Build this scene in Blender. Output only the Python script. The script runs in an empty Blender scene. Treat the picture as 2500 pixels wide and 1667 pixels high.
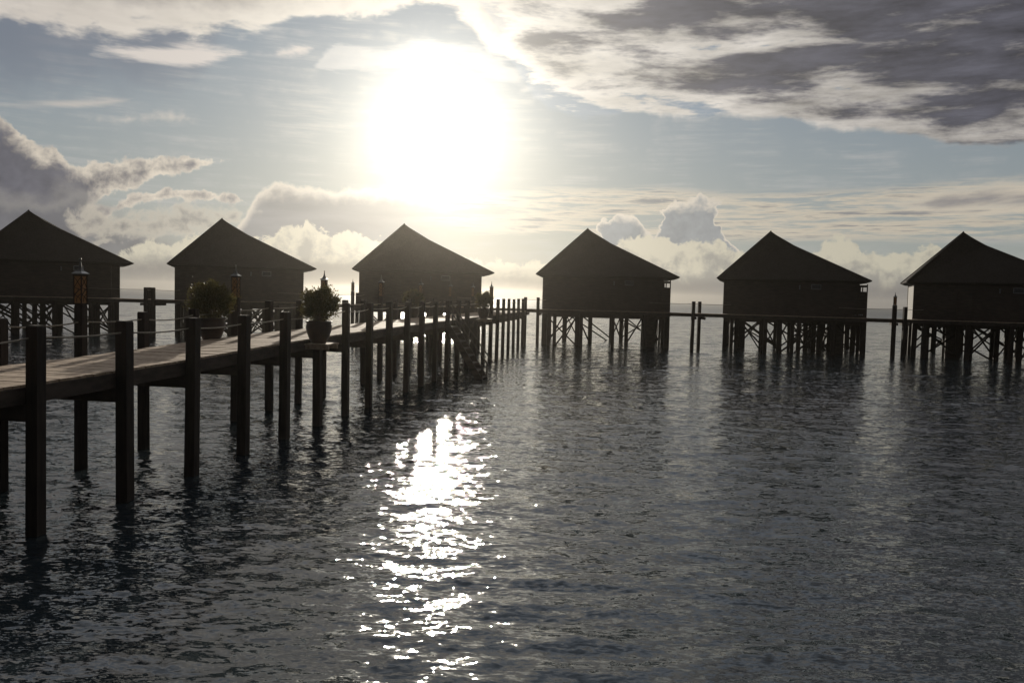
import bpy, math, random
import numpy as np
from mathutils import Vector, Matrix
R = math.radians
sc = bpy.context.scene
col = sc.collection

# ------------------------------------------------------------------ camera
CAM_H = 3.6                      # metres above the sea
F_PX = 2018.0                    # focal length in pixels of a 2500 px wide picture
PITCH, ROLL = R(3.15), R(1.48)
cd = bpy.data.cameras.new('camera'); cam = bpy.data.objects.new('camera', cd); col.objects.link(cam)
cd.sensor_width = 36; cd.lens = F_PX / 2500 * 36; cd.clip_start = .1; cd.clip_end = 12000
FWD = Vector((0, math.cos(PITCH), -math.sin(PITCH)))
_U0 = Vector((0, math.sin(PITCH), math.cos(PITCH))); _R0 = Vector((1, 0, 0))
UPV = math.cos(ROLL) * _U0 - math.sin(ROLL) * _R0
RGT = math.cos(ROLL) * _R0 + math.sin(ROLL) * _U0
cam.matrix_world = Matrix(((RGT.x, UPV.x, -FWD.x, 0), (RGT.y, UPV.y, -FWD.y, 0), (RGT.z, UPV.z, -FWD.z, CAM_H), (0, 0, 0, 1)))
sc.camera = cam

def ray(x, y):                   # direction of a point of the 2500 x 1667 photograph
    return (RGT * (x - 1250) - UPV * (y - 833.5) + FWD * F_PX).normalized()
def at(x, y, Y):                 # that point at depth Y
    d = ray(x, y); return Vector((0, 0, CAM_H)) + d * (Y / d.y)
def ae(x, y):                    # azimuth and elevation in degrees
    d = ray(x, y); return math.degrees(math.atan2(d.x, d.y)), math.degrees(math.asin(d.z))

# ------------------------------------------------------------------ sun, sky, exposure
SUN = ray(1068, 303)
SUN_EL = math.asin(SUN.z); SUN_AZ = math.atan2(SUN.x, SUN.y)
sl = bpy.data.lights.new('sun', 'SUN'); sl.energy = 4.0; sl.angle = R(.53); sl.color = (1, .91, .76)
so = bpy.data.objects.new('sun', sl); col.objects.link(so)
so.rotation_euler = SUN.to_track_quat('Z', 'Y').to_euler()
sc.view_settings.view_transform = 'Standard'; sc.view_settings.look = 'None'
sc.view_settings.exposure = 0; sc.view_settings.gamma = 1
sc.render.engine = 'CYCLES'
sc.cycles.use_denoising = True
sc.cycles.max_bounces = 6; sc.cycles.volume_bounces = 0; sc.cycles.glossy_bounces = 3
sc.cycles.sample_clamp_indirect = 4
sc.cycles.use_adaptive_sampling = True; sc.cycles.adaptive_threshold = .012; sc.cycles.adaptive_min_samples = 72

W = bpy.data.worlds.new('World'); sc.world = W; W.use_nodes = True; W.cycles.sampling_method = 'NONE'
nt = W.node_tree; nt.nodes.clear()
class NB:                        # small helper to write node maths
    def __init__(s, nt): s.nt = nt
    def n(s, t, **k):
        x = s.nt.nodes.new(t)
        for a, v in k.items(): setattr(x, a, v)
        return x
    def put(s, sock, v):
        if isinstance(v, bpy.types.NodeSocket): s.nt.links.new(v, sock)
        else: sock.default_value = v
    def m(s, op, a, b=None, c=None, clamp=False):
        x = s.n('ShaderNodeMath', operation=op); x.use_clamp = clamp
        s.put(x.inputs[0], a)
        if b is not None: s.put(x.inputs[1], b)
        if c is not None: s.put(x.inputs[2], c)
        return x.outputs[0]
    def add(s, a, b): return s.m('ADD', a, b)
    def sub(s, a, b): return s.m('SUBTRACT', a, b)
    def mul(s, a, b): return s.m('MULTIPLY', a, b)
    def mx(s, a, b): return s.m('MAXIMUM', a, b)
    def mn(s, a, b): return s.m('MINIMUM', a, b)
    def comb(s, x, y, z):
        c = s.n('ShaderNodeCombineXYZ')
        for i, v in enumerate((x, y, z)): s.put(c.inputs[i], v)
        return c.outputs[0]
    def noise(s, vec, scale, detail=6, rough=.55, lac=2.0, dist=0):
        x = s.n('ShaderNodeTexNoise'); s.put(x.inputs['Vector'], vec)
        x.inputs['Scale'].default_value = scale; x.inputs['Detail'].default_value = detail
        x.inputs['Roughness'].default_value = rough; x.inputs['Lacunarity'].default_value = lac
        x.inputs['Distortion'].default_value = dist
        return x.outputs['Fac']
    def step(s, v, lo, hi, a=0., b=1., smooth=True):
        x = s.n('ShaderNodeMapRange', interpolation_type='SMOOTHSTEP' if smooth else 'LINEAR')
        s.put(x.inputs[0], v); x.inputs[1].default_value = lo; x.inputs[2].default_value = hi
        x.inputs[3].default_value = a; x.inputs[4].default_value = b
        return x.outputs[0]
    def mix(s, f, a, b, blend='MIX'):
        x = s.n('ShaderNodeMix', data_type='RGBA', blend_type=blend)
        s.put(x.inputs[0], f)
        for i, v in ((6, a), (7, b)):
            s.put(x.inputs[i], (*v, 1) if isinstance(v, tuple) and len(v) == 3 else v)
        return x.outputs[2]
    def scale(s, c, f):
        x = s.n('ShaderNodeVectorMath', operation='SCALE'); s.put(x.inputs[0], c); s.put(x.inputs[3], f); return x.outputs[0]
    def vadd(s, a, b):
        x = s.n('ShaderNodeVectorMath', operation='ADD'); s.put(x.inputs[0], a); s.put(x.inputs[1], b); return x.outputs[0]
    def curve(s, v, pts, x0, x1, y0, y1):   # piecewise smooth function of v given as (x, y) points
        mr = s.step(v, x0, x1, 0, 1, False)
        x = s.n('ShaderNodeFloatCurve'); x.inputs[0].default_value = 1; s.put(x.inputs[1], mr)
        c = x.mapping.curves[0]
        P = sorted(((p - x0) / (x1 - x0), (q - y0) / (y1 - y0)) for p, q in pts)
        while len(c.points) < len(P): c.points.new(.5, .5)
        for q, (a, b) in zip(c.points, P): q.location = (a, b); q.handle_type = 'AUTO_CLAMPED'
        x.mapping.update()
        return s.m('MULTIPLY_ADD', x.outputs[0], y1 - y0, y0)
B = NB(nt)
tc = B.n('ShaderNodeTexCoord'); D = tc.outputs['Generated']
sp = B.n('ShaderNodeSeparateXYZ'); nt.links.new(D, sp.inputs[0])
AZ = B.m('MULTIPLY', B.m('ARCTAN2', sp.outputs[0], sp.outputs[1]), 57.29578)
EL = B.m('MULTIPLY', B.m('ARCSINE', sp.outputs[2]), 57.29578)
dt = B.n('ShaderNodeVectorMath', operation='DOT_PRODUCT'); nt.links.new(D, dt.inputs[0]); dt.inputs[1].default_value = SUN
TH = B.m('MULTIPLY', B.m('ARCCOSINE', B.mn(dt.outputs['Value'], .999999)), 57.29578)      # degrees from the sun
sky = B.n('ShaderNodeTexSky', sky_type='NISHITA'); sky.sun_disc = False
sky.sun_elevation = SUN_EL; sky.sun_rotation = SUN_AZ; sky.air_density = 1; sky.dust_density = .12; sky.ozone_density = 2.5
SKY = B.mix(.45, B.scale(sky.outputs[0], .05), B.mix(B.step(EL, 2, 24), (.32, .33, .33), (.20, .225, .26)))
# the air round the sun and the milky low sky
glow = B.add(B.add(B.m('MULTIPLY', B.m('EXPONENT', B.mul(TH, -1/2.3)), 1.7),
             B.m('MULTIPLY', B.m('EXPONENT', B.mul(TH, -1/5.8)), .62)),
             B.m('MULTIPLY', B.m('EXPONENT', B.mul(TH, -1/15)), .13))
low = B.step(EL, 1, 19, 1, 0)
near = B.m('EXPONENT', B.mul(TH, -1/9.0))                                   # how much light clouds forward
base = B.mix(B.mul(low, B.step(TH, 5, 60, .75, .5)), SKY, B.mix(near, (.29, .30, .295), (.80, .72, .55)))

# warped sky coordinates, in degrees
aev = B.comb(AZ, EL, 0.0)
n_big = B.noise(aev, .30, 7, .58)
n_aes = B.noise(B.comb(B.mul(AZ, .30), B.mul(EL, 1.35), 3.0), .40, 8, .60, dist=.4)   # streaky
n_fine = B.noise(aev, .95, 7, .62, dist=.3)
n_rip = B.noise(B.comb(B.mul(AZ, .22), B.mul(EL, 2.9), 9.0), .80, 8, .66, dist=.15)
inv = B.m('DIVIDE', 1.0, B.add(B.mx(sp.outputs[2], 0.0), .10))
plane = B.comb(B.mul(sp.outputs[0], inv), B.mul(sp.outputs[1], inv), 5.0)
n_pl = B.noise(plane, 2.1, 9, .62, dist=.3)
n_pl2 = B.noise(B.comb(B.mul(AZ, .45), EL, 31.0), .33, 8, .60, dist=.3)
def fn(pts): return [(ae(x * 1.0629, y * 1.0629)) for x, y in pts]      # points of the 2352 px preview
def ctl(pts, ylo=-4, yhi=30, src=None): return B.curve(AZ if src is None else src, fn(pts), -40, 40, ylo, yhi)
lit_near, lit_far = (1.35, 1.20, .98), (.56, .50, .42)
LIT = B.mix(near, lit_far, lit_near)
def layer(bg, field, edge, rim, core, lit=LIT, corecol=None, alpha=1.0):
    """field > 0 inside; edge: softness; rim..core: where bright fringe turns into grey body"""
    a = B.step(field, 0, edge)
    if alpha != 1.0: a = B.mul(a, alpha)
    c = B.mix(B.step(field, rim, core), lit, corecol)
    return B.mix(a, bg, c)
def nz(n, amp): return B.mul(B.sub(n, .5), amp)

C = base
n_f2 = B.noise(B.vadd(aev, (17.0, 5.0, 2.0)), .75, 8, .62, dist=.2)
n_puff = B.noise(B.vadd(aev, (3.0, 40.0, 8.0)), .55, 5, .50)
C = B.mix(B.mul(B.mul(B.step(n_rip, .40, .72), B.step(n_big, .38, .6)), .55), C, B.mix(near, (.40, .40, .40), (.85, .80, .70)))      # thin high veil
def vary(c, n, lo=.78, hi=1.25): return B.scale(c, B.step(n, .3, .7, lo, hi, False))
# thin rippled sheet low on the right
f = B.mn(B.sub(ctl([(-300,900),(700,560),(900,470),(1200,425),(1500,422),(1700,435),(2000,425),(2200,408),(2400,395),(2900,380)]), EL), 
         B.sub(EL, ctl([(-300,100),(700,470),(1000,530),(1400,560),(2400,560),(2900,550)])))
f1 = B.add(B.mn(f, .5), nz(n_rip, 13.0))
sheet_c = B.mix(near, (.50, .44, .35), (1.10, .98, .78))
C = B.mix(B.mul(B.mul(B.step(f1, -.9, 1.0), B.step(f, -.1, .8)), .9), C, B.mix(B.step(f1, .9, 2.6), sheet_c, B.mix(near, (.20, .20, .21), (.60, .56, .48))))
f = B.mn(B.sub(ctl([(1800,600),(2000,470),(2080,455),(2200,425),(2400,400),(2900,380)]), EL), B.sub(EL, ctl([(1800,400),(2000,480),(2100,490),(2400,500),(2900,480)])))
f = B.add(f, nz(n_aes, 4.0)); C = B.mix(B.mul(B.step(f, 0, .9), .85), C, B.mix(B.step(f, .5, 1.8), (.55, .49, .40), (.21, .20, .21)))
# soft cloud left of the centre under the sun
GREY_N = B.mix(near, (.19, .19, .20), (.62, .57, .50))
f = B.sub(ctl([(-300,900),(380,620),(540,520),(575,470),(610,425),(650,418),(700,424),(780,428),(900,432),(1020,442),(1150,462),(1300,520),(1500,640),(1700,700)]), EL)
f = B.add(B.add(f, nz(n_fine, 1.0)), nz(n_f2, 1.0))
C = B.mix(B.mul(B.step(f, 0, .45), B.step(AZ, -3, -9, 0, 1)), C, B.mix(B.step(f, .0, 1.3), LIT, vary(GREY_N, n_aes, .85, 1.18)))
# dark cumulus on the left
GREY = vary(B.mix(near, (.100, .100, .125), (.30, .285, .26)), n_f2, .75, 1.22)
f = B.mn(B.sub(ctl([(-900,160),(-300,230),(0,268),(50,300),(90,330),(130,342),(165,372),(230,368),(330,360),(420,362),(500,364),(540,395),(620,800)]), EL), 
         B.mx(B.sub(EL, ctl([(-300,900),(150,900),(200,480),(300,438),(400,405),(520,372),(620,300)])), 
              B.mn(B.sub(ctl([(-300,400),(250,470),(300,445),(420,432),(560,455),(570,470),(700,700)]), EL), B.sub(EL, ctl([(-300,900),(200,560),(290,480),(420,462),(560,470),(700,400)])))))
f = B.add(B.add(f, nz(n_fine, 1.4)), nz(n_f2, 1.2))
C = B.mix(B.step(f, 0, .25), C, B.mix(B.step(B.add(f, nz(n_f2, 2.6)), -.2, 1.5), LIT, GREY))
f = B.sub(ctl([(-900,350),(0,400),(120,410),(230,440),(340,490),(440,530),(560,600),(700,800)]), EL)
f = B.add(f, nz(n_big, 5.0))
C = layer(C, f, 1.8, 1.0, 2.2, lit=B.mix(near, (.24,.23,.22), (.6,.55,.46)), corecol=vary(B.mix(near, (.12, .12, .135), (.33, .31, .28)), n_puff, .8, 1.25), alpha=.85)
f = B.mn(B.sub(ctl([(-300,900),(120,520),(200,470),(300,478),(420,455),(480,462),(560,472),(600,490),(700,700)]), EL), 
         B.sub(EL, ctl([(-300,500),(100,480),(200,560),(400,556),(500,545),(580,500),(700,300)])))
f = B.add(f, nz(n_fine, 3.6))
C = layer(C, f, 1.1, .2, 2.2, lit=B.mix(near, (.50, .45, .37), (1.1, 1.0, .8)), corecol=vary(B.mix(near, (.15, .148, .155), (.50, .46, .41)), n_f2, .8, 1.2), alpha=.9)
# grey tower and its neighbour on the right
AZW = B.add(AZ, B.add(nz(B.noise(B.vadd(aev, (9.0, 1.0, 4.0)), .42, 3, .5), 4.5), nz(n_fine, 1.2)))
f = B.sub(ctl([(1300,800),(1370,560),(1390,505),(1420,488),(1450,494),(1468,520),(1500,532),(1522,512),(1527,478),(1548,462),(1600,460),(1635,452),(1650,470),(1655,520),(1690,600),(1730,800)], src=AZW), EL)
f = B.add(f, nz(n_f2, 1.6))
f = B.add(f, nz(n_fine, 1.5))
C = B.mix(B.step(f, 0, .25), C, B.mix(B.step(B.add(f, nz(n_puff, .8)), .05, .9), B.scale(LIT, 1.0), vary(B.mix(near, (.25,.26,.27), (.44,.43,.39)), n_f2, .85, 1.2)))
# low row of bright cumulus heads
f = B.sub(ctl([(-900,760),(0,720),(180,660),(260,590),(300,566),(350,552),(420,545),(460,535),(560,555),(620,540),(650,520),(690,512),(706,496),(730,530),(780,530),(860,545),(950,560),(1080,590),(1200,600),
        (1380,570),(1420,548),(1500,540),(1560,556),(1640,548),(1700,575),(1780,600),(1850,590),(1890,560),(1920,542),(1950,550),(2000,580),(2080,575),(2140,560),(2200,600),(2330,590),(2450,560),(2900,560)]), EL)
f = B.add(f, nz(n_fine, 2.4))
litc = B.mix(near, (.47, .44, .35), (1.25, 1.10, .84))
bodc = B.mix(near, (.27, .26, .235), (.80, .72, .58))
C = B.mix(B.step(f, 0, .3), C, B.mix(B.step(B.add(B.mul(f, .45), nz(n_f2, 3.4)), .2, 1.2), litc, bodc))
f = B.add(B.sub(ctl([(-900,600),(-200,590),(300,585),(800,590),(1300,620),(1800,632),(2400,640),(2900,640)]), EL), nz(n_aes, 1.2))
C = B.mix(B.mul(B.step(f, -.2, 1.0), .85), C, B.mix(near, vary((.185, .175, .17), n_aes, .85, 1.15), (.24, .21, .15)))
# small lit strips on the upper left
f = B.mn(B.sub(ctl([(-300,205),(0,225),(150,220),(330,222),(370,300)], yhi=34), EL), B.sub(EL, ctl([(-300,270),(0,258),(200,258),(290,240),(370,200)], yhi=34)))
f = B.add(f, nz(n_aes, 2.0)); C = layer(C, f, .6, .9, 3.0, lit=(.52,.48,.44), corecol=(.40,.38,.36), alpha=.85)
f = B.mn(B.sub(ctl([(140,400),(170,280),(280,262),(340,250),(430,254),(460,270),(490,400)], yhi=34), EL), B.sub(EL, ctl([(140,200),(170,275),(250,285),(400,292),(450,285),(490,200)], yhi=34)))
f = B.add(f, nz(n_fine, 1.8)); C = layer(C, f, 1.1, .6, 2.0, lit=(.58,.53,.47), corecol=(.45,.42,.40), alpha=.85)
# dim shade below the upper-left cloud
f = B.mn(B.sub(EL, ctl([(-900,300),(0,215),(200,200),(420,190),(520,60),(600,-100)], yhi=34)), 6.0)
C = B.mix(B.mul(B.step(B.add(f, nz(n_puff, 3.0)), -1.5, 3.0), .75), C, (.15, .17, .215))
# bright broken cloud across the upper left
def upper_left(Cin, pts, amp, sc_lo, sc_hi, n1, al):
    f = B.sub(EL, ctl(pts, yhi=34))
    f = B.add(B.mn(f, 4.0), nz(n1, amp))
    return B.mix(B.mul(B.step(f, sc_lo, sc_hi), al), Cin, B.mix(B.step(B.add(f, nz(n_f2, 3.0)), 1.0, 3.8), B.mix(near, vary((.58,.53,.48), n_aes, .8, 1.15), (1.3,1.2,1.0)), B.mix(near, vary((.27,.25,.24), n_f2, .7, 1.3), (.75,.66,.56))))
C = upper_left(C, [(-900,90),(0,60),(120,75),(210,92),(330,95),(480,100),(560,92),(650,72),(720,50),(860,40),(980,25),(1060,60),(1150,120),(1200,150),(1280,120),(1340,-100),(1500,-300)], 6.5, 0, .9, n_pl2, .95)
f = B.mn(B.sub(ctl([(160,300),(220,112),(300,104),(480,100),(560,112),(620,122),(700,108),(760,300)], yhi=34), EL), B.sub(EL, ctl([(160,60),(220,124),(330,142),(480,152),(590,134),(700,116),(760,60)], yhi=34)))
f = B.add(f, nz(n_aes, 3.6)); C = layer(C, f, .7, 1.0, 3.5, lit=(.66,.60,.55), corecol=(.48,.44,.42), alpha=.92)
f = B.mn(B.sub(ctl([(680,300),(740,140),(800,98),(860,105),(1000,85),(1160,130),(1240,190),(1300,300)], yhi=34), EL), B.sub(EL, ctl([(680,60),(740,160),(860,168),(1000,150),(1100,180),(1240,240),(1300,60)], yhi=34)))
f = B.add(f, nz(n_aes, 6.5)); C = layer(C, f, .9, 1.0, 3.5, lit=B.mix(near,(.7,.66,.6),(1.2,1.1,1.0)), corecol=(.7,.66,.6), alpha=.35)
# big dark bank upper right
edge = ctl([(900,-400),(1050,-40),(1120,40),(1180,150),(1250,250),(1300,268),(1500,272),(1800,280),(1950,300),(2100,322),(2300,340),(2400,345),(2900,380)], yhi=34)
f = B.sub(EL, edge)
fb = B.mn(f, 3.2)
s1 = B.noise(B.comb(B.mul(AZ, .22), B.add(EL, B.mul(AZ, .03)), 61.0), .46, 8, .62, dist=.15)
s2 = B.noise(B.comb(B.mul(AZ, .26), B.mul(EL, 1.2), 77.0), .75, 8, .64, dist=.15)
dk = B.add(B.add(B.mul(B.sub(s1, .5), 11.0), B.mul(B.sub(s2, .5), 4.5)), B.mul(fb, .55))
dk = B.add(dk, B.step(AZ, 2, 24, -1.15, .75))          # denser to the right
gap = B.step(dk, -1.1, -.1)
brt = B.mix(near, vary((.49, .46, .43), s2, .5, 1.35), (1.35, 1.25, 1.08))
drk = B.mix(near, vary((.064, .064, .080), s2, .5, 1.8), (.34, .31, .29))
blu = B.mix(.35, C, B.mix(near, (.20, .27, .37), (.55, .58, .62)))
bank = B.mix(gap, blu, B.mix(B.step(dk, .2, 2.3), brt, drk))
C = B.mix(B.step(B.add(B.add(f, nz(n_aes, 1.2)), nz(n_big, 1.6)), -.1, .35), C, bank)
# unseen cloud cover, added: bright sunward to lift the water, dark behind for silhouettes
over = B.step(EL, 21, 34)
dome = B.scale(B.mix(B.step(n_pl, .42, .62), (.155, .175, .205), B.mix(B.step(n_pl2, .4, .65), (.33, .305, .27), (.13, .125, .125))), B.step(TH, 20, 60, 4.6, 1.9))
C = B.mix(over, C, dome)
C = B.mix(B.step(TH, 55, 100), C, B.mix(.85, dome, (.025, .026, .030)))
g = B.n('ShaderNodeMix', data_type='RGBA', blend_type='MIX')
C = B.vadd(C, B.scale(B.comb(1.0, .94, .79), glow))
bgn = B.n('ShaderNodeBackground'); nt.links.new(C, bgn.inputs[0]); bgn.inputs[1].default_value = 1.0
wo = B.n('ShaderNodeOutputWorld'); nt.links.new(bgn.outputs[0], wo.inputs[0])

# ------------------------------------------------------------------ materials
def newmat(name):
    m = bpy.data.materials.new(name); m.use_nodes = True; n = m.node_tree; n.nodes.clear()
    b = NB(n); p = b.n('ShaderNodeBsdfPrincipled'); o = b.n('ShaderNodeOutputMaterial'); n.links.new(p.outputs[0], o.inputs[0])
    return m, b, p, o
def wood(name, c1, c2, rough=.7, stretch=(1, 1, 1), scale=6., bump=.004, spec=.3):
    m, b, p, o = newmat(name)
    t = b.n('ShaderNodeTexCoord'); mp = b.n('ShaderNodeMapping'); b.put(mp.inputs[0], t.outputs['Object']); mp.inputs[3].default_value = stretch
    n1 = b.noise(mp.outputs[0], scale, 6, .6); n2 = b.noise(t.outputs['Object'], 1.3, 4, .6)
    f = b.m('MULTIPLY', b.add(b.mul(n1, .65), b.mul(n2, .35)), 1.0)
    p.inputs['Base Color'].default_value = (*c1, 1)
    b.put(p.inputs['Base Color'], b.mix(b.step(f, .32, .68), c1, c2))
    p.inputs['Roughness'].default_value = rough; p.inputs['Specular IOR Level'].default_value = spec
    bm = b.n('ShaderNodeBump'); bm.inputs['Strength'].default_value = .8; bm.inputs['Distance'].default_value = bump
    b.put(bm.inputs['Height'], n1); b.put(p.inputs['Normal'], bm.outputs[0])
    return m
M = {}
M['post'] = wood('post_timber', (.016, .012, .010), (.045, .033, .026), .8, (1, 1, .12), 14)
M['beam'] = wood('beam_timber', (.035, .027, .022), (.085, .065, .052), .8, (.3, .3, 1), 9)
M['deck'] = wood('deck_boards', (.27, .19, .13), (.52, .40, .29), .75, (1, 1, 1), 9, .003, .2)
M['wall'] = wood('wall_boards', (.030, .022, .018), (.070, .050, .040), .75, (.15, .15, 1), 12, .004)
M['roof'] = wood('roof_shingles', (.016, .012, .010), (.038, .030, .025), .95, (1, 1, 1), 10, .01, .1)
M['trim'] = wood('pale_trim', (.14, .14, .15), (.26, .26, .27), .6)
M['rope'] = wood('rope', (.18, .15, .12), (.32, .28, .22), .8, (1, 1, 1), 40)
M['pot'] = wood('glazed_pot', (.018, .010, .008), (.04, .020, .016), .4, (1, 1, 1), 5, .002, .5)
M['metal'] = wood('lamp_cap', (.05, .045, .04), (.1, .09, .08), .35, (1, 1, 1), 8, .001, .6)
M['stem'] = wood('stem_bark', (.06, .045, .03), (.12, .09, .06), .8)
m, b, p, o = newmat('dark_glass'); p.inputs['Base Color'].default_value = (.02, .025, .03, 1); p.inputs['Roughness'].default_value = .1; M['glass'] = m
m, b, p, o = newmat('amber_shade')
t = b.n('ShaderNodeTexCoord'); nn = b.noise(t.outputs['Object'], 7, 3)
b.put(p.inputs['Base Color'], b.mix(nn, (.12, .055, .02), (.22, .115, .045))); p.inputs['Roughness'].default_value = .5
b.put(p.inputs['Emission Color'], b.mix(nn, (.9, .38, .10), (1., .52, .2))); p.inputs['Emission Strength'].default_value = .014  # weak emission stands in for sun shining through the amber panels
M['amber'] = m
m, b, p, o = newmat('leaf'); n = m.node_tree
t = b.n('ShaderNodeTexCoord'); nn = b.noise(t.outputs['Object'], 4.5, 3); cc = b.mix(b.step(nn, .35, .65), (.035, .042, .014), (.095, .08, .028))
b.put(p.inputs['Base Color'], cc); p.inputs['Roughness'].default_value = .5
tr = b.n('ShaderNodeBsdfTranslucent'); b.put(tr.inputs[0], b.mix(.5, cc, (.12, .09, .02)))
ms = b.n('ShaderNodeMixShader'); ms.inputs[0].default_value = .45
n.links.new(p.outputs[0], ms.inputs[1]); n.links.new(tr.outputs[0], ms.inputs[2]); n.links.new(ms.outputs[0], o.inputs[0]); M['leaf'] = m
# sea
m, b, p, o = newmat('sea_water'); n = m.node_tree
t = b.n('ShaderNodeTexCoord'); mp = b.n('ShaderNodeMapping'); b.put(mp.inputs[0], t.outputs['Object'])
mp.inputs[3].default_value = (.45, 1, 1); mp.inputs[2].default_value = (0, 0, R(8))
def cnoise(v, scale, det, dist=.3):
    x = b.n('ShaderNodeTexNoise'); b.put(x.inputs['Vector'], v); x.inputs['Scale'].default_value = scale; x.inputs['Detail'].default_value = det
    x.inputs['Roughness'].default_value = .6; x.inputs['Distortion'].default_value = dist
    q = b.n('ShaderNodeVectorMath', operation='SUBTRACT'); b.put(q.inputs[0], x.outputs['Color']); q.inputs[1].default_value = (.5, .5, .5); return q.outputs[0]
ln = b.n('ShaderNodeVectorMath', operation='LENGTH'); b.put(ln.inputs[0], t.outputs['Object'])
far = b.step(ln.outputs['Value'], 15, 110, 0, 1)
patch = b.step(b.noise(mp.outputs[0], .09, 4, .55), 0.32, .68, .7, 1.2)      # gusts and slicks
fine = b.vadd(b.scale(cnoise(mp.outputs[0], 4.2, 2), b.mul(patch, .50)), b.scale(cnoise(mp.outputs[0], 14.0, 4), b.mul(patch, .90)))
mid = b.scale(cnoise(mp.outputs[0], 1.6, 3), b.mul(far, .85))
big = b.scale(cnoise(mp.outputs[0], .35, 3), b.mul(far, .3))
geo = b.n('ShaderNodeNewGeometry')
sl_ = b.n('ShaderNodeVectorMath', operation='MULTIPLY'); b.put(sl_.inputs[0], b.vadd(b.vadd(fine, mid), big)); sl_.inputs[1].default_value = (.9, 1.2, 0)
nn_ = b.n('ShaderNodeVectorMath', operation='NORMALIZE'); b.put(nn_.inputs[0], b.vadd(geo.outputs['Normal'], sl_.outputs[0]))
b.put(p.inputs['Normal'], nn_.outputs[0])
p.inputs['Base Color'].default_value = (.020, .027, .031, 1); b.put(p.inputs['Roughness'], b.step(ln.outputs['Value'], 15, 400, .05, .42)); p.inputs['IOR'].default_value = 1.40
M['sea'] = m

# ------------------------------------------------------------------ mesh helpers
class MB:
    def __init__(s): s.v = []; s.f = []; s.smooth = []
    def quadmesh(s, vs, fs, sm=False):
        o = len(s.v); s.v += [tuple(x) for x in vs]; s.f += [tuple(i + o for i in q) for q in fs]; s.smooth += [sm] * len(fs)
    def hexa(s, p):              # 8 corners: bottom 4 ccw, top 4 ccw
        s.quadmesh(p, [(3, 2, 1, 0), (4, 5, 6, 7), (0, 1, 5, 4), (1, 2, 6, 5), (2, 3, 7, 6), (3, 0, 4, 7)])
    def box(s, x0, x1, y0, y1, z0, z1):
        s.hexa([(x0, y0, z0), (x1, y0, z0), (x1, y1, z0), (x0, y1, z0), (x0, y0, z1), (x1, y0, z1), (x1, y1, z1), (x0, y1, z1)])
    def bar(s, a, b, w, h):      # rectangular bar between two points
        a, b = Vector(a), Vector(b); d = (b - a).normalized()
        up = Vector((0, 0, 1)) if abs(d.z) < .95 else Vector((0, 1, 0))
        r = d.cross(up).normalized() * (w / 2); u = r.cross(d).normalized() * (h / 2)
        s.hexa([a - r - u, b - r - u, b + r - u, a + r - u, a - r + u, b - r + u, b + r + u, a + r + u])
    def tube(s, pts, rad, n=8, closed=True, sm=True):
        pts = [Vector(q) for q in pts]; rad = rad if isinstance(rad, (list, tuple)) else [rad] * len(pts)
        vs = []; fs = []
        for i, q in enumerate(pts):
            d = (pts[min(i + 1, len(pts) - 1)] - pts[max(i - 1, 0)]).normalized()
            up = Vector((0, 0, 1)) if abs(d.z) < .9 else Vector((0, 1, 0))
            r = d.cross(up).normalized(); u = r.cross(d)
            for k in range(n):
                a = 2 * math.pi * k / n; vs.append(q + (r * math.cos(a) + u * math.sin(a)) * rad[i])
        for i in range(len(pts) - 1):
            for k in range(n): fs.append((i * n + k, i * n + (k + 1) % n, (i + 1) * n + (k + 1) % n, (i + 1) * n + k))
        s.quadmesh(vs, fs, sm)
        s.quadmesh([vs[k] for k in range(n)], [tuple(range(n - 1, -1, -1))]); s.quadmesh([vs[-n + k] for k in range(n)], [tuple(range(n))])
    def lathe(s, prof, n=24, sm=True):
        vs = []; fs = []
        for r, z in prof:
            for k in range(n): a = 2 * math.pi * k / n; vs.append((r * math.cos(a), r * math.sin(a), z))
        for i in range(len(prof) - 1):
            for k in range(n): fs.append((i * n + k, i * n + (k + 1) % n, (i + 1) * n + (k + 1) % n, (i + 1) * n + k))
        s.quadmesh(vs, fs, sm)
    def build(s, name, mat, parent=None, bevel=0):
        me = bpy.data.meshes.new(name); me.from_pydata(s.v, [], s.f); me.materials.append(mat)
        me.polygons.foreach_set('use_smooth', s.smooth); me.update()
        o = bpy.data.objects.new(name, me); col.objects.link(o)
        if parent is not None: o.parent = parent
        if bevel:
            bv = o.modifiers.new('bevel', 'BEVEL'); bv.width = bevel; bv.segments = 2; bv.limit_method = 'ANGLE'
        return o
def tag(o, label=None, cat=None, group=None, kind=None):
    for k, v in (('label', label), ('category', cat), ('group', group), ('kind', kind)):
        if v: o[k] = v
    return o
def empty(name, loc=(0, 0, 0), rz=0):
    o = bpy.data.objects.new(name, None); col.objects.link(o); o.location = loc; o.rotation_euler = (0, 0, rz); return o
def copy_tree(o, parent=None):
    c = o.copy(); col.objects.link(c)
    if parent is not None: c.parent = parent
    for ch in [x for x in bpy.data.objects if x.parent == o]: copy_tree(ch, c)
    return c
rnd = random.Random(7)

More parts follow.
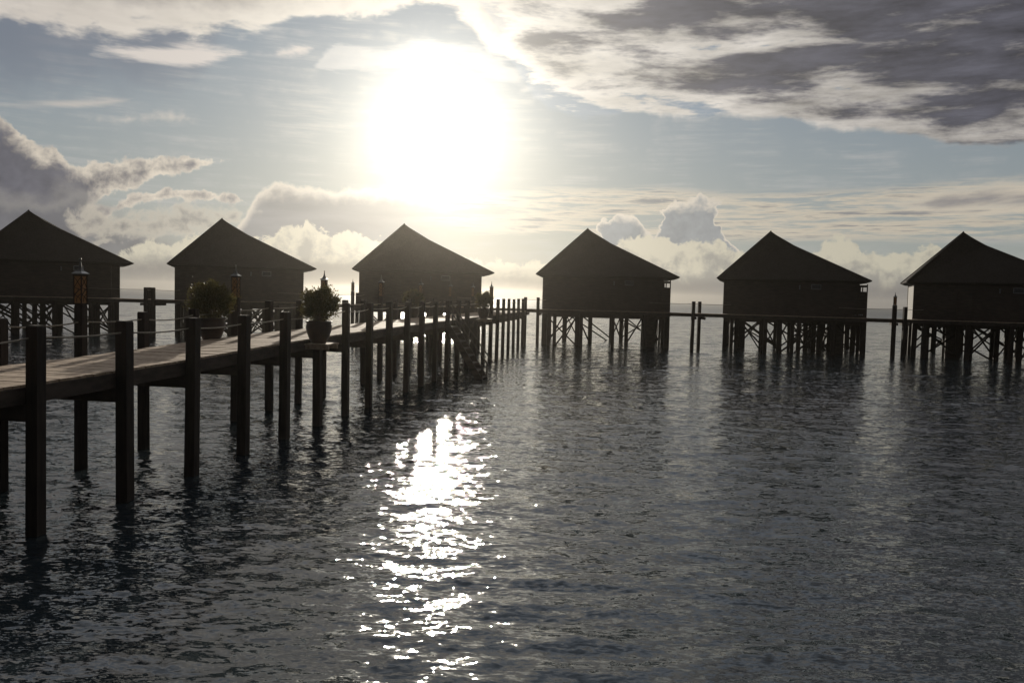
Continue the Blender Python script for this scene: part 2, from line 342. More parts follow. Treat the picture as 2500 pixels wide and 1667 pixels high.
# ------------------------------------------------------------------ sea
rng = np.random.default_rng(3)
NW = 150
lam = np.exp(rng.uniform(np.log(.30), np.log(5.0), NW)); kk = 2 * np.pi / lam
th = R(-97) + rng.normal(0, .50, NW)
slope = .0105 * np.where(lam > .9, (.9 / lam) ** .9, 1)
amp = slope / kk * 1.0
kx, ky = kk * np.cos(th), kk * np.sin(th); ph = rng.uniform(0, 2 * np.pi, NW)
def sea_grid(az, rad):
    A, Rr = np.meshgrid(az, rad); X = Rr * np.sin(A); Y = Rr * np.cos(A); Z = np.zeros_like(X); DX = np.zeros_like(X); DY = np.zeros_like(X)
    sp_ = Rr * max((az[1] - az[0]), 0) + .0; spr = np.gradient(rad)[:, None] * np.ones_like(X); s_ = np.maximum(sp_, spr)
    for i in range(NW):
        fade = np.clip((lam[i] / s_ - 2.5) / 3.0, 0, 1)
        p_ = kx[i] * X + ky[i] * Y + ph[i]
        Z += amp[i] * np.cos(p_) * fade
        DX -= .8 * amp[i] * kx[i] / kk[i] * np.sin(p_) * fade; DY -= .8 * amp[i] * ky[i] / kk[i] * np.sin(p_) * fade
    return X + DX, Y + DY, Z
az = np.linspace(R(-44), R(44), 1150); rad = 3.5 * np.exp(np.linspace(0, np.log(1000 / 3.5), 1150))
X, Y, Z = sea_grid(az, rad); nr, na = X.shape
co = np.stack([X, Y, Z], -1).reshape(-1, 3)
i0 = (np.arange(nr - 1)[:, None] * na + np.arange(na - 1)[None, :]).reshape(-1)
quads = np.stack([i0, i0 + 1, i0 + na + 1, i0 + na], 1)[:, ::-1]
# the rest of the sea, coarse, all the way round
az2 = np.concatenate([np.linspace(R(44), R(316), 60)]); rad2 = np.concatenate([[.01], 3.5 * np.exp(np.linspace(0, np.log(1000 / 3.5), 40))])
A2, R2 = np.meshgrid(az2, rad2); c2 = np.stack([R2 * np.sin(A2), R2 * np.cos(A2), -.03 + 0 * A2], -1).reshape(-1, 3)
n2r, n2a = A2.shape; j0 = (np.arange(n2r - 1)[:, None] * n2a + np.arange(n2a - 1)[None, :]).reshape(-1)
q2 = np.stack([j0, j0 + 1, j0 + n2a + 1, j0 + n2a], 1)[:, ::-1] + len(co)
az3 = np.linspace(R(-44), R(44), 30); A3, R3 = np.meshgrid(az3, np.array([.01, 3.6])); c3 = np.stack([R3 * np.sin(A3), R3 * np.cos(A3), -.03 + 0 * A3], -1).reshape(-1, 3)
k0 = np.arange(29); q3 = np.stack([k0, k0 + 1, k0 + 31, k0 + 30], 1)[:, ::-1] + len(co) + len(c2)
co = np.concatenate([co, c2, c3]); quads = np.concatenate([quads, q2, q3])
me = bpy.data.meshes.new('sea'); me.vertices.add(len(co)); me.vertices.foreach_set('co', co.reshape(-1).astype(np.float32))
me.loops.add(quads.size); me.loops.foreach_set('vertex_index', quads.reshape(-1).astype(np.int32))
me.polygons.add(len(quads)); me.polygons.foreach_set('loop_start', (np.arange(len(quads)) * 4).astype(np.int32))
me.polygons.foreach_set('use_smooth', np.ones(len(quads), bool)); me.update(calc_edges=True); me.validate()
me.materials.append(M['sea'])
sea = bpy.data.objects.new('sea', me); col.objects.link(sea); tag(sea, kind='structure')

# ------------------------------------------------------------------ jetty
H = CAM_H; KZ = H * F_PX * 1e-3
def front(k): return Vector((H * (-1.879 + .0906 * k), KZ * (1.609 + .281 * k), 0))
ALONG = (front(1) - front(0)).normalized(); OUT = Vector((ALONG.y, -ALONG.x, 0))      # OUT points to the open water on the right
WID = 2.36
def back(k): return front(k) - OUT * WID
def lerp_tab(x, tab):
    if x <= tab[0][0]: return tab[0][1]
    for (a, b), (c, d) in zip(tab, tab[1:]):
        if x <= c: return b + (d - b) * (x - a) / (c - a)
    return tab[-1][1]
def deckz(k): return lerp_tab(k, [(-3, 2.12), (0, 2.17), (2, 2.215), (3, 2.265), (4, 2.315), (6, 2.375), (11, 2.43), (24, 2.52)])
def topz(k): return deckz(k) + lerp_tab(k, [(0, .85), (4, .78), (5, .86), (7, .88), (24, .90)])
jetty = empty('jetty', front(10)); tag(jetty, 'long weathered timber jetty on square posts, running from the left edge towards the huts', 'jetty')
JL = jetty.location.copy()
def jb(name, mb, mat, bevel=0):
    mb.v = [tuple(Vector(q) - JL) for q in mb.v]; return mb.build(name, mat, jetty, bevel)
# deck boards, laid across, real gaps
mb = MB(); L0, L1 = -5.0, 24.2; step_m = 2.067; n_b = int((L1 - L0) * step_m / .155)
for i in range(n_b):
    k = L0 + (i + .5) * .155 / step_m; c = front(0) + ALONG * (k * step_m) - OUT * (WID / 2)
    z = deckz(k) + rnd.uniform(-.004, .004); ov = rnd.uniform(-.012, .012)
    a = c - OUT * (WID / 2 - .13 + ov); b_ = c + OUT * (WID / 2 - .13 + ov); hw = ALONG * .070
    dz = Vector((0, 0, .04)); z3 = Vector((0, 0, z))
    mb.hexa([a - hw - dz + z3, b_ - hw - dz + z3, b_ + hw - dz + z3, a + hw - dz + z3, a - hw + z3, b_ - hw + z3, b_ + hw + z3, a + hw + z3])
jb('deck', mb, M['deck'])
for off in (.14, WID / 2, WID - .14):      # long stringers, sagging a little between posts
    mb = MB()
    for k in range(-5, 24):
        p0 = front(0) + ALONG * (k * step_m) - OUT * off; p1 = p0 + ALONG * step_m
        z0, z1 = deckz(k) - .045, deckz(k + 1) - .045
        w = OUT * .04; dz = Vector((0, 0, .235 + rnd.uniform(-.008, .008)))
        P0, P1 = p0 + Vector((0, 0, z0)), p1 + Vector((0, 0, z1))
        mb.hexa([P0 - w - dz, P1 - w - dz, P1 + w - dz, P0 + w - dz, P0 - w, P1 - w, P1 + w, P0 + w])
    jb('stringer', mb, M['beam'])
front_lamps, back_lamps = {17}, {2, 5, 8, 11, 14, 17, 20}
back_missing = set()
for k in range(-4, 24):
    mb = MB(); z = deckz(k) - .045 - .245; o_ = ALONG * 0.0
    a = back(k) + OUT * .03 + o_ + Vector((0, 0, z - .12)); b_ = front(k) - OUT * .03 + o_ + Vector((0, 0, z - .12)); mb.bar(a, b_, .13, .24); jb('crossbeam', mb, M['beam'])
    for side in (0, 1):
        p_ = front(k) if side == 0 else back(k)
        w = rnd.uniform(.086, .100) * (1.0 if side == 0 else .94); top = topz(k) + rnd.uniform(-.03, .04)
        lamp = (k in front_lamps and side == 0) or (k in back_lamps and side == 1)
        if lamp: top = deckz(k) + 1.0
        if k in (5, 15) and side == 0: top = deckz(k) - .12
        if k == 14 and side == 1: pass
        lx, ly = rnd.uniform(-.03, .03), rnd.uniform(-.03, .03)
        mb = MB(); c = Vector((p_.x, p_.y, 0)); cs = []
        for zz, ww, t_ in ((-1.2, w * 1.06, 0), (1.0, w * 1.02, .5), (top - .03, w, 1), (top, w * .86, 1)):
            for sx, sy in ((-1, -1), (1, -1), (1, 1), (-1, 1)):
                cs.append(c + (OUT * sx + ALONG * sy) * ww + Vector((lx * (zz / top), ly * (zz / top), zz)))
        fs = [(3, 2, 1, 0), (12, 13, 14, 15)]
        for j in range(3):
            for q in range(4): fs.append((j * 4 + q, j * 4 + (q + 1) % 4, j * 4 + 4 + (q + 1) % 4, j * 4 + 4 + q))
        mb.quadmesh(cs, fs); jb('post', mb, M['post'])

# handrail ropes
def rope_line(name, pts, rad, label, sag=.05, group=None):
    mb = MB(); path = []
    for a, b_ in zip(pts, pts[1:]):
        s_ = sag * rnd.uniform(.5, 1.5)
        for j in range(7): t_ = j / 7; q = a.lerp(b_, t_); path.append(q - Vector((0, 0, 4 * s_ * t_ * (1 - t_))))
    path.append(pts[-1]); mb.tube(path, rad, 6)
    o = mb.build(name, M['rope']); tag(o, label, 'rope', group); return o
rope_line('rope', [front(k) + Vector((0, 0, topz(k) - .19 + rnd.uniform(-.02, .02))) - OUT * .02 for k in range(-4, 24)], .014,
          'sagging handrail rope threaded through the nearer row of jetty posts')
rope_line('rope', [back(k) + Vector((0, 0, topz(k) - .17 + rnd.uniform(-.02, .02))) for k in range(-4, 24)], .014,
          'sagging handrail rope threaded through the farther row of jetty posts')

# ------------------------------------------------------------------ post lanterns
def make_lantern():
    root = empty('post_lantern')
    h = .62
    mb = MB(); mb.box(-.095, .095, -.095, .095, 0, h); mb.build('shade', M['amber'], root)
    mb = MB()
    for sx in (-1, 1):
        for sy in (-1, 1): mb.box(sx * .10 - .012, sx * .10 + .012, sy * .10 - .012, sy * .10 + .012, 0, h)
    mb.box(-.118, .118, -.118, .118, -.04, .0); mb.box(-.118, .118, -.118, .118, h, h + .04)
    mb.build('frame', M['post'], root)
    for face in range(4):                     # curved fretwork on each face
        mb = MB(); rz = Matrix.Rotation(face * math.pi / 2, 3, 'Z')
        def arc(x0, z0, x1, z1, bend):
            pts = []
            for j in range(9):
                t_ = j / 8; pts.append(rz @ Vector((x0 + (x1 - x0) * t_ + bend * math.sin(math.pi * t_), -.103, z0 + (z1 - z0) * t_)))
            mb.tube(pts, .0085, 5)
        arc(-.09, .60, .09, .36, 0.01); arc(.09, .60, -.09, .36, -.01); arc(-.09, .36, .09, .30, .0)
        arc(-.09, .02, .09, .34, -.07); arc(-.02, .02, .09, .22, -.05); arc(.09, .02, -.09, .20, .05); arc(-.09, .20, .02, .34, .03)
        mb.build('fretwork', M['post'], root)
    mb = MB(); prof = [(.205, h + .05), (.20, h + .065), (.10, h + .115), (.06, h + .17), (.045, h + .21)]
    n = 4; vs = []; fs = []
    for r_, z_ in prof:
        for q in range(4): a = math.pi / 4 + q * math.pi / 2; vs.append((r_ * math.cos(a), r_ * math.sin(a), z_))
    fs.append((3, 2, 1, 0)); fs.append(tuple(len(prof) * 4 - 4 + q for q in range(4)))
    for j in range(len(prof) - 1):
        for q in range(4): fs.append((j * 4 + q, j * 4 + (q + 1) % 4, j * 4 + 4 + (q + 1) % 4, j * 4 + 4 + q))
    mb.quadmesh(vs, fs); mb.build('cap', M['metal'], root)
    mb = MB(); mb.lathe([(.038, h + .20), (.030, h + .26), (.018, h + .33), (.016, h + .37), (.03, h + .385), (.028, h + .405), (.002, h + .41)], 10)
    mb.build('finial', M['metal'], root)
    return root
lant = make_lantern()
spots = [(back(2), deckz(2), 'amber lantern with curved fretwork, largest and leftmost on its jetty post'),
         (back(5), deckz(5), 'amber lantern on the jetty post between the two big potted shrubs'),
         (back(8), deckz(8), 'lantern rising behind the nearer round potted shrub, against the sky'),
         (back(11), deckz(11), 'lantern in front of the left half of the hazy third hut'),
         (back(14), deckz(14), 'lantern in front of the middle of the hazy third hut, above a dark shrub'),
         (back(17), deckz(17), 'lantern in front of the right half of the hazy third hut, above the stairs'),
         (back(20), deckz(20), 'small lantern close to the right wall edge of the hazy third hut'),
         (front(17), deckz(17), 'lantern against the sky just right of the hazy third hut, on a near-side post')]
ang = math.atan2(OUT.y, OUT.x)
for i, (p_, z, lab) in enumerate(spots):
    o = lant if i == 0 else copy_tree(lant)
    o.location = (p_.x, p_.y, z + 1.03); o.scale = (.80, .80, .84); o.rotation_euler = (0, 0, ang); tag(o, lab, 'lantern', 'lanterns on top of the walkway posts')

# ------------------------------------------------------------------ potted shrubs
def make_shrub(seed, w, h, n_leaf):
    r_ = random.Random(seed); root = empty('potted_shrub')
    mb = MB(); mb.lathe([(.0, .0), (.19, .0), (.20, .02), (.27, .17), (.325, .34), (.335, .45), (.31, .52), (.345, .545), (.345, .575), (.30, .575), (.285, .52), (.0, .50)], 28)
    mb.build('pot', M['pot'], root)
    mb = MB()
    tips = []
    for i in range(22):
        a = r_.uniform(0, 6.28); rr = r_.uniform(.1, .42) * w; zz = .62 + r_.uniform(.1, .8) * h
        tip = Vector((rr * math.cos(a), rr * math.sin(a), zz)); mid = Vector((tip.x * .35, tip.y * .35, .52 + (zz - .5) * .55))
        mb.tube([(tip.x * .1, tip.y * .1, .50), mid, tip], [.014, .009, .004], 5); tips.append(tip)
    mb.build('stems', M['stem'], root)
    mb = MB(); vs = []; fs = []
    clumps = []
    for i in range(110):
        # clump centres fill an uneven ball
        d = Vector((r_.gauss(0, 1), r_.gauss(0, 1), r_.gauss(0, 1))).normalized() * (r_.random() ** .45)
        clumps.append((Vector((d.x * w * .47, d.y * w * .47, .60 + h * .40 + d.z * h * .43)), r_.uniform(.06, .13)))
    for i in range(n_leaf):
        c, cr = clumps[r_.randrange(len(clumps))]
        q = c + Vector((r_.gauss(0, 1), r_.gauss(0, 1), r_.gauss(0, 1))) * cr * .62
        if q.z < .56: continue
        L = r_.uniform(.04, .08); Wd = L * .5
        d = (q - Vector((0, 0, .7))).normalized() + Vector((r_.uniform(-1, 1), r_.uniform(-1, 1), r_.uniform(-.4, 1))) * .8; d.normalize()
        s_ = d.cross(Vector((r_.uniform(-1, 1), r_.uniform(-1, 1), r_.uniform(-1, 1)))).normalized()
        up = s_.cross(d) * (L * .15)
        o = len(vs); vs += [q, q + d * L * .5 + s_ * Wd * .5 + up, q + d * L, q + d * L * .5 - s_ * Wd * .5 + up]; fs.append((o, o + 1, o + 2, o + 3))
    mb.quadmesh(vs, fs); mb.build('foliage', M['leaf'], root)
    return root
def ledge(p_, z, back_side, nm):
    mb = MB(); s_ = OUT * (-.36 if back_side else .36); c = p_ + Vector((0, 0, z)) + s_ * .5
    a = c - ALONG * .42; b_ = c + ALONG * .42
    for j in range(5):
        o_ = OUT * ((j - 2) * .15); mb.bar(a + o_, b_ + o_, .14, .045)
    mb.bar(c - OUT * .37 - Vector((0, 0, .075)) - ALONG * .3, c + OUT * .37 - Vector((0, 0, .075)) - ALONG * .3, .09, .10)
    mb.bar(c - OUT * .37 - Vector((0, 0, .075)) + ALONG * .3, c + OUT * .37 - Vector((0, 0, .075)) + ALONG * .3, .09, .10)
    jb('ledge', mb, M['deck'])
sh1 = make_shrub(5, .92, .98, 9500); sh2 = make_shrub(11, 1.06, 1.0, 9500)
potspec = [(sh2, at(516, 831, 21.0), 2.26, True, 'orange-tipped potted shrub on the far side of the jetty, left of the second lantern', 1.02),
           (sh1, at(778, 838, 21.6), 2.24, False, 'round green potted shrub on a ledge at the near edge of the jetty', 1.0),
           (None, back(13.5) - OUT * .1, 0, True, 'dark potted shrub beside the lantern in front of the hazy third hut', .95),
           (None, front(15.45) + OUT * .20, 0, False, 'distant potted shrub on a ledge at the right wall edge of the hazy third hut', .95)]
for i, (o, p_, z, bk, lab, s_) in enumerate(potspec):
    if o is None: o = copy_tree(sh1 if i == 3 else sh2); z = deckz(13.5 if i == 2 else 15.4) - .08; o.rotation_euler = (0, 0, 2.1 * i)
    q = Vector((p_.x, p_.y, 0)); ledge(q - OUT * (-.15 if bk else .15), z - .023, bk, 'ledge')
    o.location = (q.x, q.y, z); o.scale = (s_, s_, s_)
    tag(o, lab, 'plant', 'potted shrubs along the jetty')

# ------------------------------------------------------------------ stairs to the water
st = empty('stairs', front(12) + Vector((0, 0, 0))); tag(st, 'steep timber stairs with a handrail going down from the jetty into the water', 'stairs')
SL = st.location.copy()
def stb(name, mb, mat): mb.v = [tuple(Vector(q) - SL) for q in mb.v]; return mb.build(name, mat, st)
s0 = front(11.62) + OUT * .16; ztop = deckz(12); run, drop = 1.75, 2.75
for sgn in (0, 1):
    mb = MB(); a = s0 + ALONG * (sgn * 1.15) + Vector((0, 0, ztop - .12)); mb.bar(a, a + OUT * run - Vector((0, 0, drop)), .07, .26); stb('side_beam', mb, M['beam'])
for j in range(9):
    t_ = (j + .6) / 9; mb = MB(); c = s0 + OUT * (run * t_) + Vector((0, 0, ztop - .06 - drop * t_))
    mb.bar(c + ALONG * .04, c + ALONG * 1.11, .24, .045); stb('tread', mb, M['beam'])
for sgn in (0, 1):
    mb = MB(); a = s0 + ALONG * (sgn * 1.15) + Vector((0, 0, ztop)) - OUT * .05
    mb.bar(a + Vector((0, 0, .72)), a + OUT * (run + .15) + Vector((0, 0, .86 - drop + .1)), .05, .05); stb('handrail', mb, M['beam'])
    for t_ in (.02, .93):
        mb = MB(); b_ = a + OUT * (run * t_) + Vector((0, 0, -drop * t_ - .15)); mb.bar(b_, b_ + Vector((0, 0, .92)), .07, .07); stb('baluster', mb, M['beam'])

# ------------------------------------------------------------------ huts
XL, YF, YB = -3.2, -2.7, 2.7
EZ, AZ_, FZ = 5.32, 9.0, 2.55
def siding(mb, p0, p1, z0, z1, nrm, holes=()):
    """lap boards on a wall from p0 to p1 (2-D), facing nrm"""
    n = int(round((z1 - z0) / .165)); h = (z1 - z0) / n; nx, ny = nrm
    for i in range(n):
        a, b_ = z0 + i * h, z0 + (i + 1) * h
        t0, t1 = .035, .012; o0 = .10
        def P(p, t, z): return (p[0] + nx * t, p[1] + ny * t, z)
        mb.hexa([P(p0, -o0, a), P(p1, -o0, a), P(p1, t0, a), P(p0, t0, a), P(p0, -o0, b_), P(p1, -o0, b_), P(p1, t1, b_), P(p0, t1, b_)])
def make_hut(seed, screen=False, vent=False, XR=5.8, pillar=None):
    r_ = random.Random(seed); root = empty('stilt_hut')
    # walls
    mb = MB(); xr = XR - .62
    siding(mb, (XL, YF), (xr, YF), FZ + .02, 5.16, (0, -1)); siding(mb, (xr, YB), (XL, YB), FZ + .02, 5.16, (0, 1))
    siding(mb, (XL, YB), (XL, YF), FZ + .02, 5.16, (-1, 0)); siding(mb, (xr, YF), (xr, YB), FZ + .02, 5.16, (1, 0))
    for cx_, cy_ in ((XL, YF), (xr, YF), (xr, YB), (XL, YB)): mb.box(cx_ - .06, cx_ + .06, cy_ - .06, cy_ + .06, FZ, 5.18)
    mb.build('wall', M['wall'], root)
    mb = MB()
    if screen:       # outdoor bathroom screen with two open slots under the eave
        for x0, x1, z0, z1 in ((xr + .07, XR, FZ, 4.56), (xr + .07, xr + .16, 4.56, 4.86), (xr + .24, xr + .31, 4.56, 4.86), (XR - .07, XR, 4.56, 5.10), (xr + .07, XR - .07, 4.86, 5.02)):
            mb.box(x0, x1, YF + .02, YF + .10, z0, z1)
        mb.box(XR - .08, XR, YF + .10, YF + 1.4, FZ, 4.4)
    else:
        siding(mb, (xr + .07, YF), (XR, YF), FZ + .02, 5.14, (0, -1)); siding(mb, (XR, YF + .05), (XR, YF + 2.6), FZ + .02, 5.14, (1, 0))
    mb.build('bathroom_screen', M['wall'], root)
    # roof
    ex0, ex1, ey0, ey1 = -3.73, 6.85, -3.2, 3.2
    top = [(ex0, ey0, EZ), (ex1, ey0, EZ), (ex1, ey1, EZ), (ex0, ey1, EZ)]
    bot = [(ex0 + .30, ey0 + .30, EZ - .17), (ex1 - .30, ey0 + .30, EZ - .17), (ex1 - .30, ey1 - .30, EZ - .17), (ex0 + .30, ey1 - .30, EZ - .17)]
    lip = [(x, y, z - .05) for x, y, z in top]
    A, K = (0, 0, AZ_), (1.02, 0, 8.27)
    # softened right-hand hollow
    vs = top + lip + bot + [A, K, (.50, 0, 8.645), (1.40, 0, 8.085), (-1.2, 0, 7.82)]
    fs = [(0, 1, 5, 4)[::-1], (1, 2, 6, 5)[::-1], (2, 3, 7, 6)[::-1], (3, 0, 4, 7)[::-1],
          (4, 5, 9, 8)[::-1], (5, 6, 10, 9)[::-1], (6, 7, 11, 10)[::-1], (7, 4, 8, 11)[::-1], (8, 9, 10, 11)[::-1],
          (0, 1, 15), (0, 15, 13), (0, 13, 14), (0, 14, 12), (2, 3, 12), (2, 12, 14), (2, 14, 13), (2, 13, 15), (1, 2, 15), (3, 0, 12)]
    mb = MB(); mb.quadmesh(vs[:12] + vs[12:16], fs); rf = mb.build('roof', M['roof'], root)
    mb = MB()
    for a, b_ in (((ex0, ey0, EZ), A), ((ex0, ey1, EZ), A), (A, (.50, 0, 8.645)), ((.50, 0, 8.645), K), (K, (1.40, 0, 8.085)), ((1.40, 0, 8.085), (ex1, ey0, EZ)), ((1.40, 0, 8.085), (ex1, ey1, EZ))):
        mb.bar(Vector(a) + Vector((0, 0, .0)), Vector(b_) + Vector((0, 0, .0)), .16, .07)
    mb.lathe([(.07, AZ_ - .02), (.05, AZ_ + .06), (.0, AZ_ + .10)], 8)
    mb.build('ridge_cap', M['roof'], rf)
    # floor platform with joist edge
    mb = MB(); mb.box(XL - .05, XR + .05, YF - .02, YB + 4.1, FZ - .16, FZ - .012); mb.box(XL + .1, XR - .1, YF + .12, YF + .30, FZ - .40, FZ - .165); mb.box(XL + .1, XR - .1, 0, .18, FZ - .40, FZ - .165); mb.box(XL + .1, XR - .1, YB, YB + .18, FZ - .40, FZ - .165)
    mb.build('floor', M['beam'], root)
    # small louvred window, wall lamp
    mb = MB(); x0, x1, z0, z1 = 2.88, 3.56, 4.64, 5.02; y = YF - .065
    for a in ((x0, x1, z0, z0 + .05), (x0, x1, z1 - .05, z1), (x0, x0 + .05, z0 + .05, z1 - .05), (x1 - .05, x1, z0 + .05, z1 - .05)): mb.box(a[0], a[1], y, y + .055, a[2], a[3])
    wf = mb.build('window', M['trim'], root); mb = MB(); mb.box(x0 + .05, x1 - .05, y + .025, y + .045, z0 + .05, z1 - .05); mb.build('pane', M['glass'], wf)
    mb = MB(); mb.box(2.05, 2.13, YF - .12, YF - .036, 4.62, 4.90); mb.box(2.03, 2.15, YF - .14, YF - .036, 4.90, 4.93); mb.build('wall_lamp', M['trim'], root)
    mb = MB()       # door on the platform side
    mb.box(-.5, .45, YF - .07, YF - .036, FZ + .02, 4.62); mb.build('door', M['wall'], root)
    if vent:
        mb = MB()
        for j in range(5): mb.box(XR - .8 + j * .115, XR - .72 + j * .115, YF - .02, YF + .018, 2.86, 2.95)
        mb.build('vent', M['trim'], root)
    # piles
    xs = [XL + .15, -2.0, -.6, .7, 2.0, 3.3, 4.6, XR - .2]; ys = [YF + .2, .1, YB + .1, YB + 3.9]
    tops = {}
    for iy, yy in enumerate(ys):
        for ix, xx in enumerate(xs):
            if r_.random() < (.42 if iy in (1, 2) else .2) and ix not in (0, 7): continue
            jx, jy = xx + r_.uniform(-.35, .35) * (ix not in (0, 7)), yy + r_.uniform(-.2, .2)
            w = r_.choice([.13, .15, .17, .19]) ; tops[ix, iy] = (jx, jy)
            lx = r_.uniform(-.05, .05); zt = FZ - .17
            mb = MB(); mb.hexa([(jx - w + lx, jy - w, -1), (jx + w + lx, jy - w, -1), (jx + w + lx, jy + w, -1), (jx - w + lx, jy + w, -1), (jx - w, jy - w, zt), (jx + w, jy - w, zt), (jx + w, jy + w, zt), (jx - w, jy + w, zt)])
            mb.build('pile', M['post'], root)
    if pillar is not None: mb = MB(); mb.box(pillar - .40, pillar + .40, YF + .5, YF + 1.3, -1, FZ - .17); mb.build('pillar', M['beam'], root)
    # diagonal braces between piles
    keys = sorted(tops)
    for (ix, iy) in keys:
        for dx, dy in ((1, 0), (-1, 0), (2, 0), (0, 1), (-2, 0), (3, 0)):
            t2 = (ix + dx, iy + dy)
            if t2 in tops and r_.random() < (.46 if dy == 0 else .35):
                a, b_ = tops[ix, iy], tops[t2]; o_ = -.2 if r_.random() < .5 else .2
                mb = MB(); mb.bar((a[0], a[1] + o_, FZ - .22), (b_[0], b_[1] + o_, r_.uniform(-.2, .35)), .07, r_.uniform(.09, .13)); mb.build('brace', M['post'], root)
    return root
apex = [(70, 515, 61.8, -29), (542, 535, 64.5, -19.5), (987, 548, 65.3, -7), (1435, 559.5, 65.0, 5), (1882, 566, 63.4, 15.5), (2352, 568, 60.2, 21.5)]
labs = ['dark stilt hut cut off by the left edge of the photo', 'dark stilt hut behind the potted shrub and second lantern, second from the left',
        'stilt hut paled by the sun glow directly below the sun', 'stilt hut just right of the end of the jetty',
        'near-black stilt hut with two open slots under its right eave and a small vent grille', 'black stilt hut cut off by the right edge, left side wall sunlit']
HUT = []
for i, (x, y, Z_, rot) in enumerate(apex):
    h = make_hut(40 + i, screen=i in (3, 4), vent=i == 4, XR={3: 6.3, 4: 6.7}.get(i, 5.95), pillar=(None, None, 2.6, 4.9, 4.9, -.6)[i]); p_ = at(x, y, Z_)
    h.location = (p_.x, p_.y, p_.z - AZ_); h.rotation_euler = (0, 0, R(-rot) if False else R(rot) * -1)
    tag(h, labs[i], 'hut', 'huts standing on piles over the sea'); HUT.append((p_.x, p_.y, R(-rot), p_.z - AZ_))
def hutpt(i, x, y, z=0):
    px, py, rz, zz = HUT[i]; return Vector((px + x * math.cos(rz) - y * math.sin(rz), py + x * math.sin(rz) + y * math.cos(rz), z))

# ------------------------------------------------------------------ walkways in front of the huts
def along(a, b_, X):             # how far along a-b the line of sight at column X of the photograph crosses it
    best = min((abs((lambda v: 1250 + F_PX * v.dot(RGT) / v.dot(FWD) - X)(a.lerp(b_, t_ / 200) + Vector((0, 0, 2.9 - CAM_H)))), t_ / 200) for t_ in range(201))
    return best[1]
def walkway(a, b_, posts, label, rope_label, width=1.25, z=2.68):
    """a, b_: ends of its centre line; posts: list of (t, side, lantern?)"""
    root = empty('walkway', (a + b_) / 2); c0 = root.location.copy(); tag(root, label, 'walkway', 'walkways linking the huts')
    d = (b_ - a).normalized(); s_ = Vector((d.y, -d.x, 0)); Ln = (b_ - a).length
    def pb(name, mb, mat): mb.v = [tuple(Vector(q) - c0) for q in mb.v]; return mb.build(name, mat, root)
    mb = MB(); n = int(Ln / .16)
    for i in range(n):
        c = a + d * ((i + .5) * Ln / n); zz = Vector((0, 0, z - .02 + rnd.uniform(-.004, .004))); mb.bar(c - s_ * width / 2 + zz, c + s_ * width / 2 + zz, Ln / n - .012, .04)
    pb('deck', mb, M['deck'])
    for o_ in (-1, 1):
        mb = MB(); zz = Vector((0, 0, z - .15)); e = s_ * (o_ * (width / 2 - .08)); mb.bar(a + e + zz, b_ + e + zz, .07, .215); pb('stringer', mb, M['beam'])
    posts = [(along(a + s_ * sd * width / 2, b_ + s_ * sd * width / 2, X), sd, l_) for X, sd, l_ in posts]; ropes = {}
    for t_, side, lam_ in posts:
        c = a + d * (t_ * Ln) + s_ * side * (width / 2 + .03); lx = rnd.uniform(-.04, .04); w = .115; top = z + (.95 if lam_ else .86)
        mb = MB(); mb.hexa([(c.x + sx * w + lx * bt, c.y + sy * w, zz) for bt, zz in ((1, -1), (0, top)) for sx, sy in ((-1, -1), (1, -1), (1, 1), (-1, 1))]); pb('post', mb, M['post'])
        if lam_:
            o = copy_tree(lant); o.location = (c.x, c.y, top + .04); o.scale = (.80, .80, .84); tag(o, lam_, 'lantern', 'lanterns on top of the walkway posts')
        ropes.setdefault(side, []).append((t_, c))
    for t_ in sorted({p[0] for p in posts}):
        c = a + d * (t_ * Ln) + Vector((0, 0, z - .36)); mb = MB(); mb.bar(c - s_ * (width / 2 + .25) + d * .17, c + s_ * (width / 2 + .25) + d * .17, .10, .18); pb('crossbeam', mb, M['beam'])
    for side in (1, ):
        r = sorted(ropes.get(side, []), key=lambda q: q[0]); pts = [a + s_ * side * (width / 2)] + [q for _, q in r] + [b_ + s_ * side * (width / 2)]
        rope_line('rope', [q + Vector((0, 0, z + .70)) for q in pts], .016, rope_label, .04, None)
YW = YF - .72
walkway(hutpt(0, 4.2, YW), hutpt(1, -2.6, YW), [(357, 1, None), (364, -1, None), (375, 1, None)], 'walkway between the leftmost hut and the second hut', 'thin handrail rope between the leftmost hut and the second hut')
walkway(hutpt(1, 4.2, YW), hutpt(2, -2.6, YW), [(861, 1, 'small dark lantern against the sky left of the hazy third hut'), (872, -1, None)], 'walkway between the second hut and the hazy third hut', 'thin handrail rope between the second hut and the hazy third hut')
walkway(hutpt(2, 4.2, YW), hutpt(3, -2.9, YW), [(1283, 1, None), (1313, 1, None)], 'walkway at the far end of the jetty, between the third and fourth huts', 'thin handrail rope between the third hut and the fourth hut')
walkway(hutpt(3, 4.6, YW), hutpt(4, -2.8, YW), [(1693, 1, None), (1708, -1, None)], 'walkway between the fourth hut and the hut with the open slots', 'thin handrail rope between the fourth hut and the fifth hut')
walkway(hutpt(4, 4.6, YW), hutpt(5, -2.8, YW), [(2183, 1, 'small dark lantern on a tall post between the two rightmost huts'), (2209, 1, None)], 'walkway between the two rightmost huts', 'thin handrail rope between the two rightmost huts')
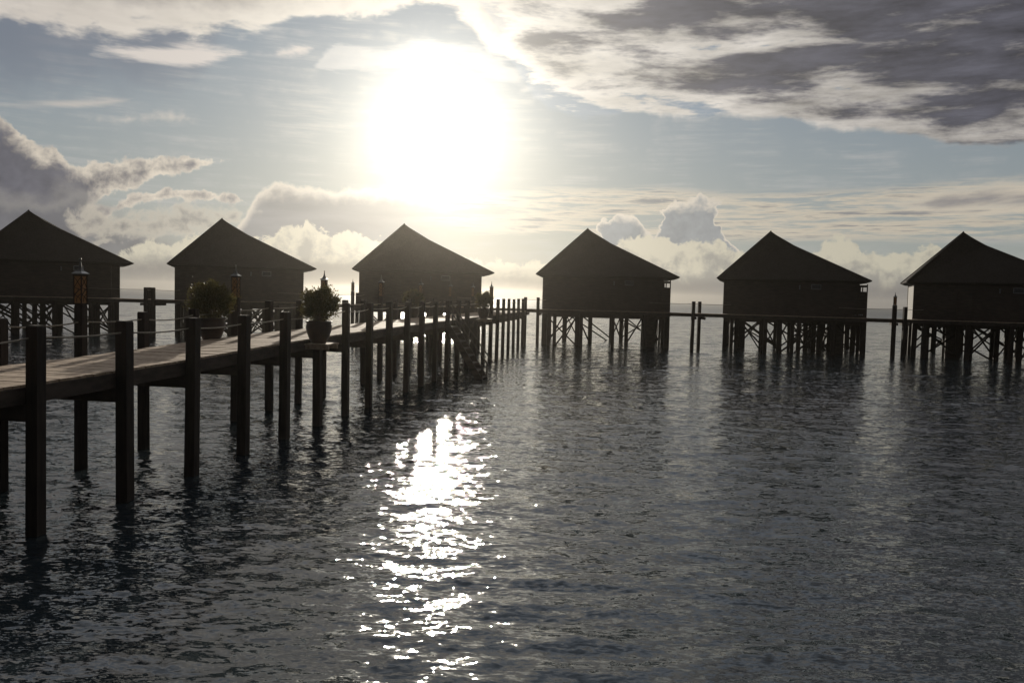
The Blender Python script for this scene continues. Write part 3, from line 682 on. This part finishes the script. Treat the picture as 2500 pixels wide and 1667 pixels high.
for i, (x0, x1) in enumerate([(-3.3, 4.2), (-2.6, 4.2), (-2.6, 4.2), (-2.9, 4.6), (-2.8, 4.6), (-2.8, 5.6)]):   # stretch in front of each hut
    a, b_ = hutpt(i, x0, YW), hutpt(i, x1, YW)
    r_ = bpy.data.objects; root = empty('porch_deck', (a + b_) / 2); c0 = root.location.copy()
    tag(root, ['porch deck along the front of the leftmost hut', 'porch deck along the front of the second hut from the left', 'porch deck along the front of the hazy third hut', 'porch deck along the front of the hut beside the jetty end', 'porch deck along the front of the hut with the open slots', 'porch deck along the front of the sunlit-sided rightmost hut'][i], 'porch', 'porch decks in front of the huts')
    d = (b_ - a).normalized(); s_ = Vector((d.y, -d.x, 0)); Ln = (b_ - a).length
    mb = MB(); n = int(Ln / .16)
    for j in range(n):
        c = a + d * ((j + .5) * Ln / n) + Vector((0, 0, 2.66 + rnd.uniform(-.004, .004))); mb.bar(c - s_ * .62 - c0, c + s_ * .60 - c0, Ln / n - .012, .04)
    mb.build('deck', M['deck'], root)
    mb = MB(); e = s_ * .52 + Vector((0, 0, 2.53)); mb.bar(a + e - c0, b_ + e - c0, .07, .215); mb.build('stringer', M['beam'], root)
    for t_ in (.03, .35, .66, .97):
        c = a + d * (t_ * Ln) + s_ * .42 - c0; w = .12; mb = MB(); mb.box(c.x - w, c.x + w, c.y - w, c.y + w, -1, 2.42); mb.build('pile', M['post'], root)

# ------------------------------------------------------------------ added scattering volume, stands in for lens glare round the sun
mb = MB(); mb.box(-1080, 1080, -1080, 1080, -1.0, 10.6)
hm = bpy.data.materials.new('glare_haze_air'); hm.use_nodes = True; n = hm.node_tree; n.nodes.clear()
pv = n.nodes.new('ShaderNodeVolumePrincipled'); oo = n.nodes.new('ShaderNodeOutputMaterial'); n.links.new(pv.outputs[0], oo.inputs['Volume'])
pv.inputs['Color'].default_value = (1.0, .94, .84, 1); pv.inputs['Density'].default_value = .00018; pv.inputs['Anisotropy'].default_value = .89
hz = mb.build('glare_haze', hm); tag(hz, kind='stuff')
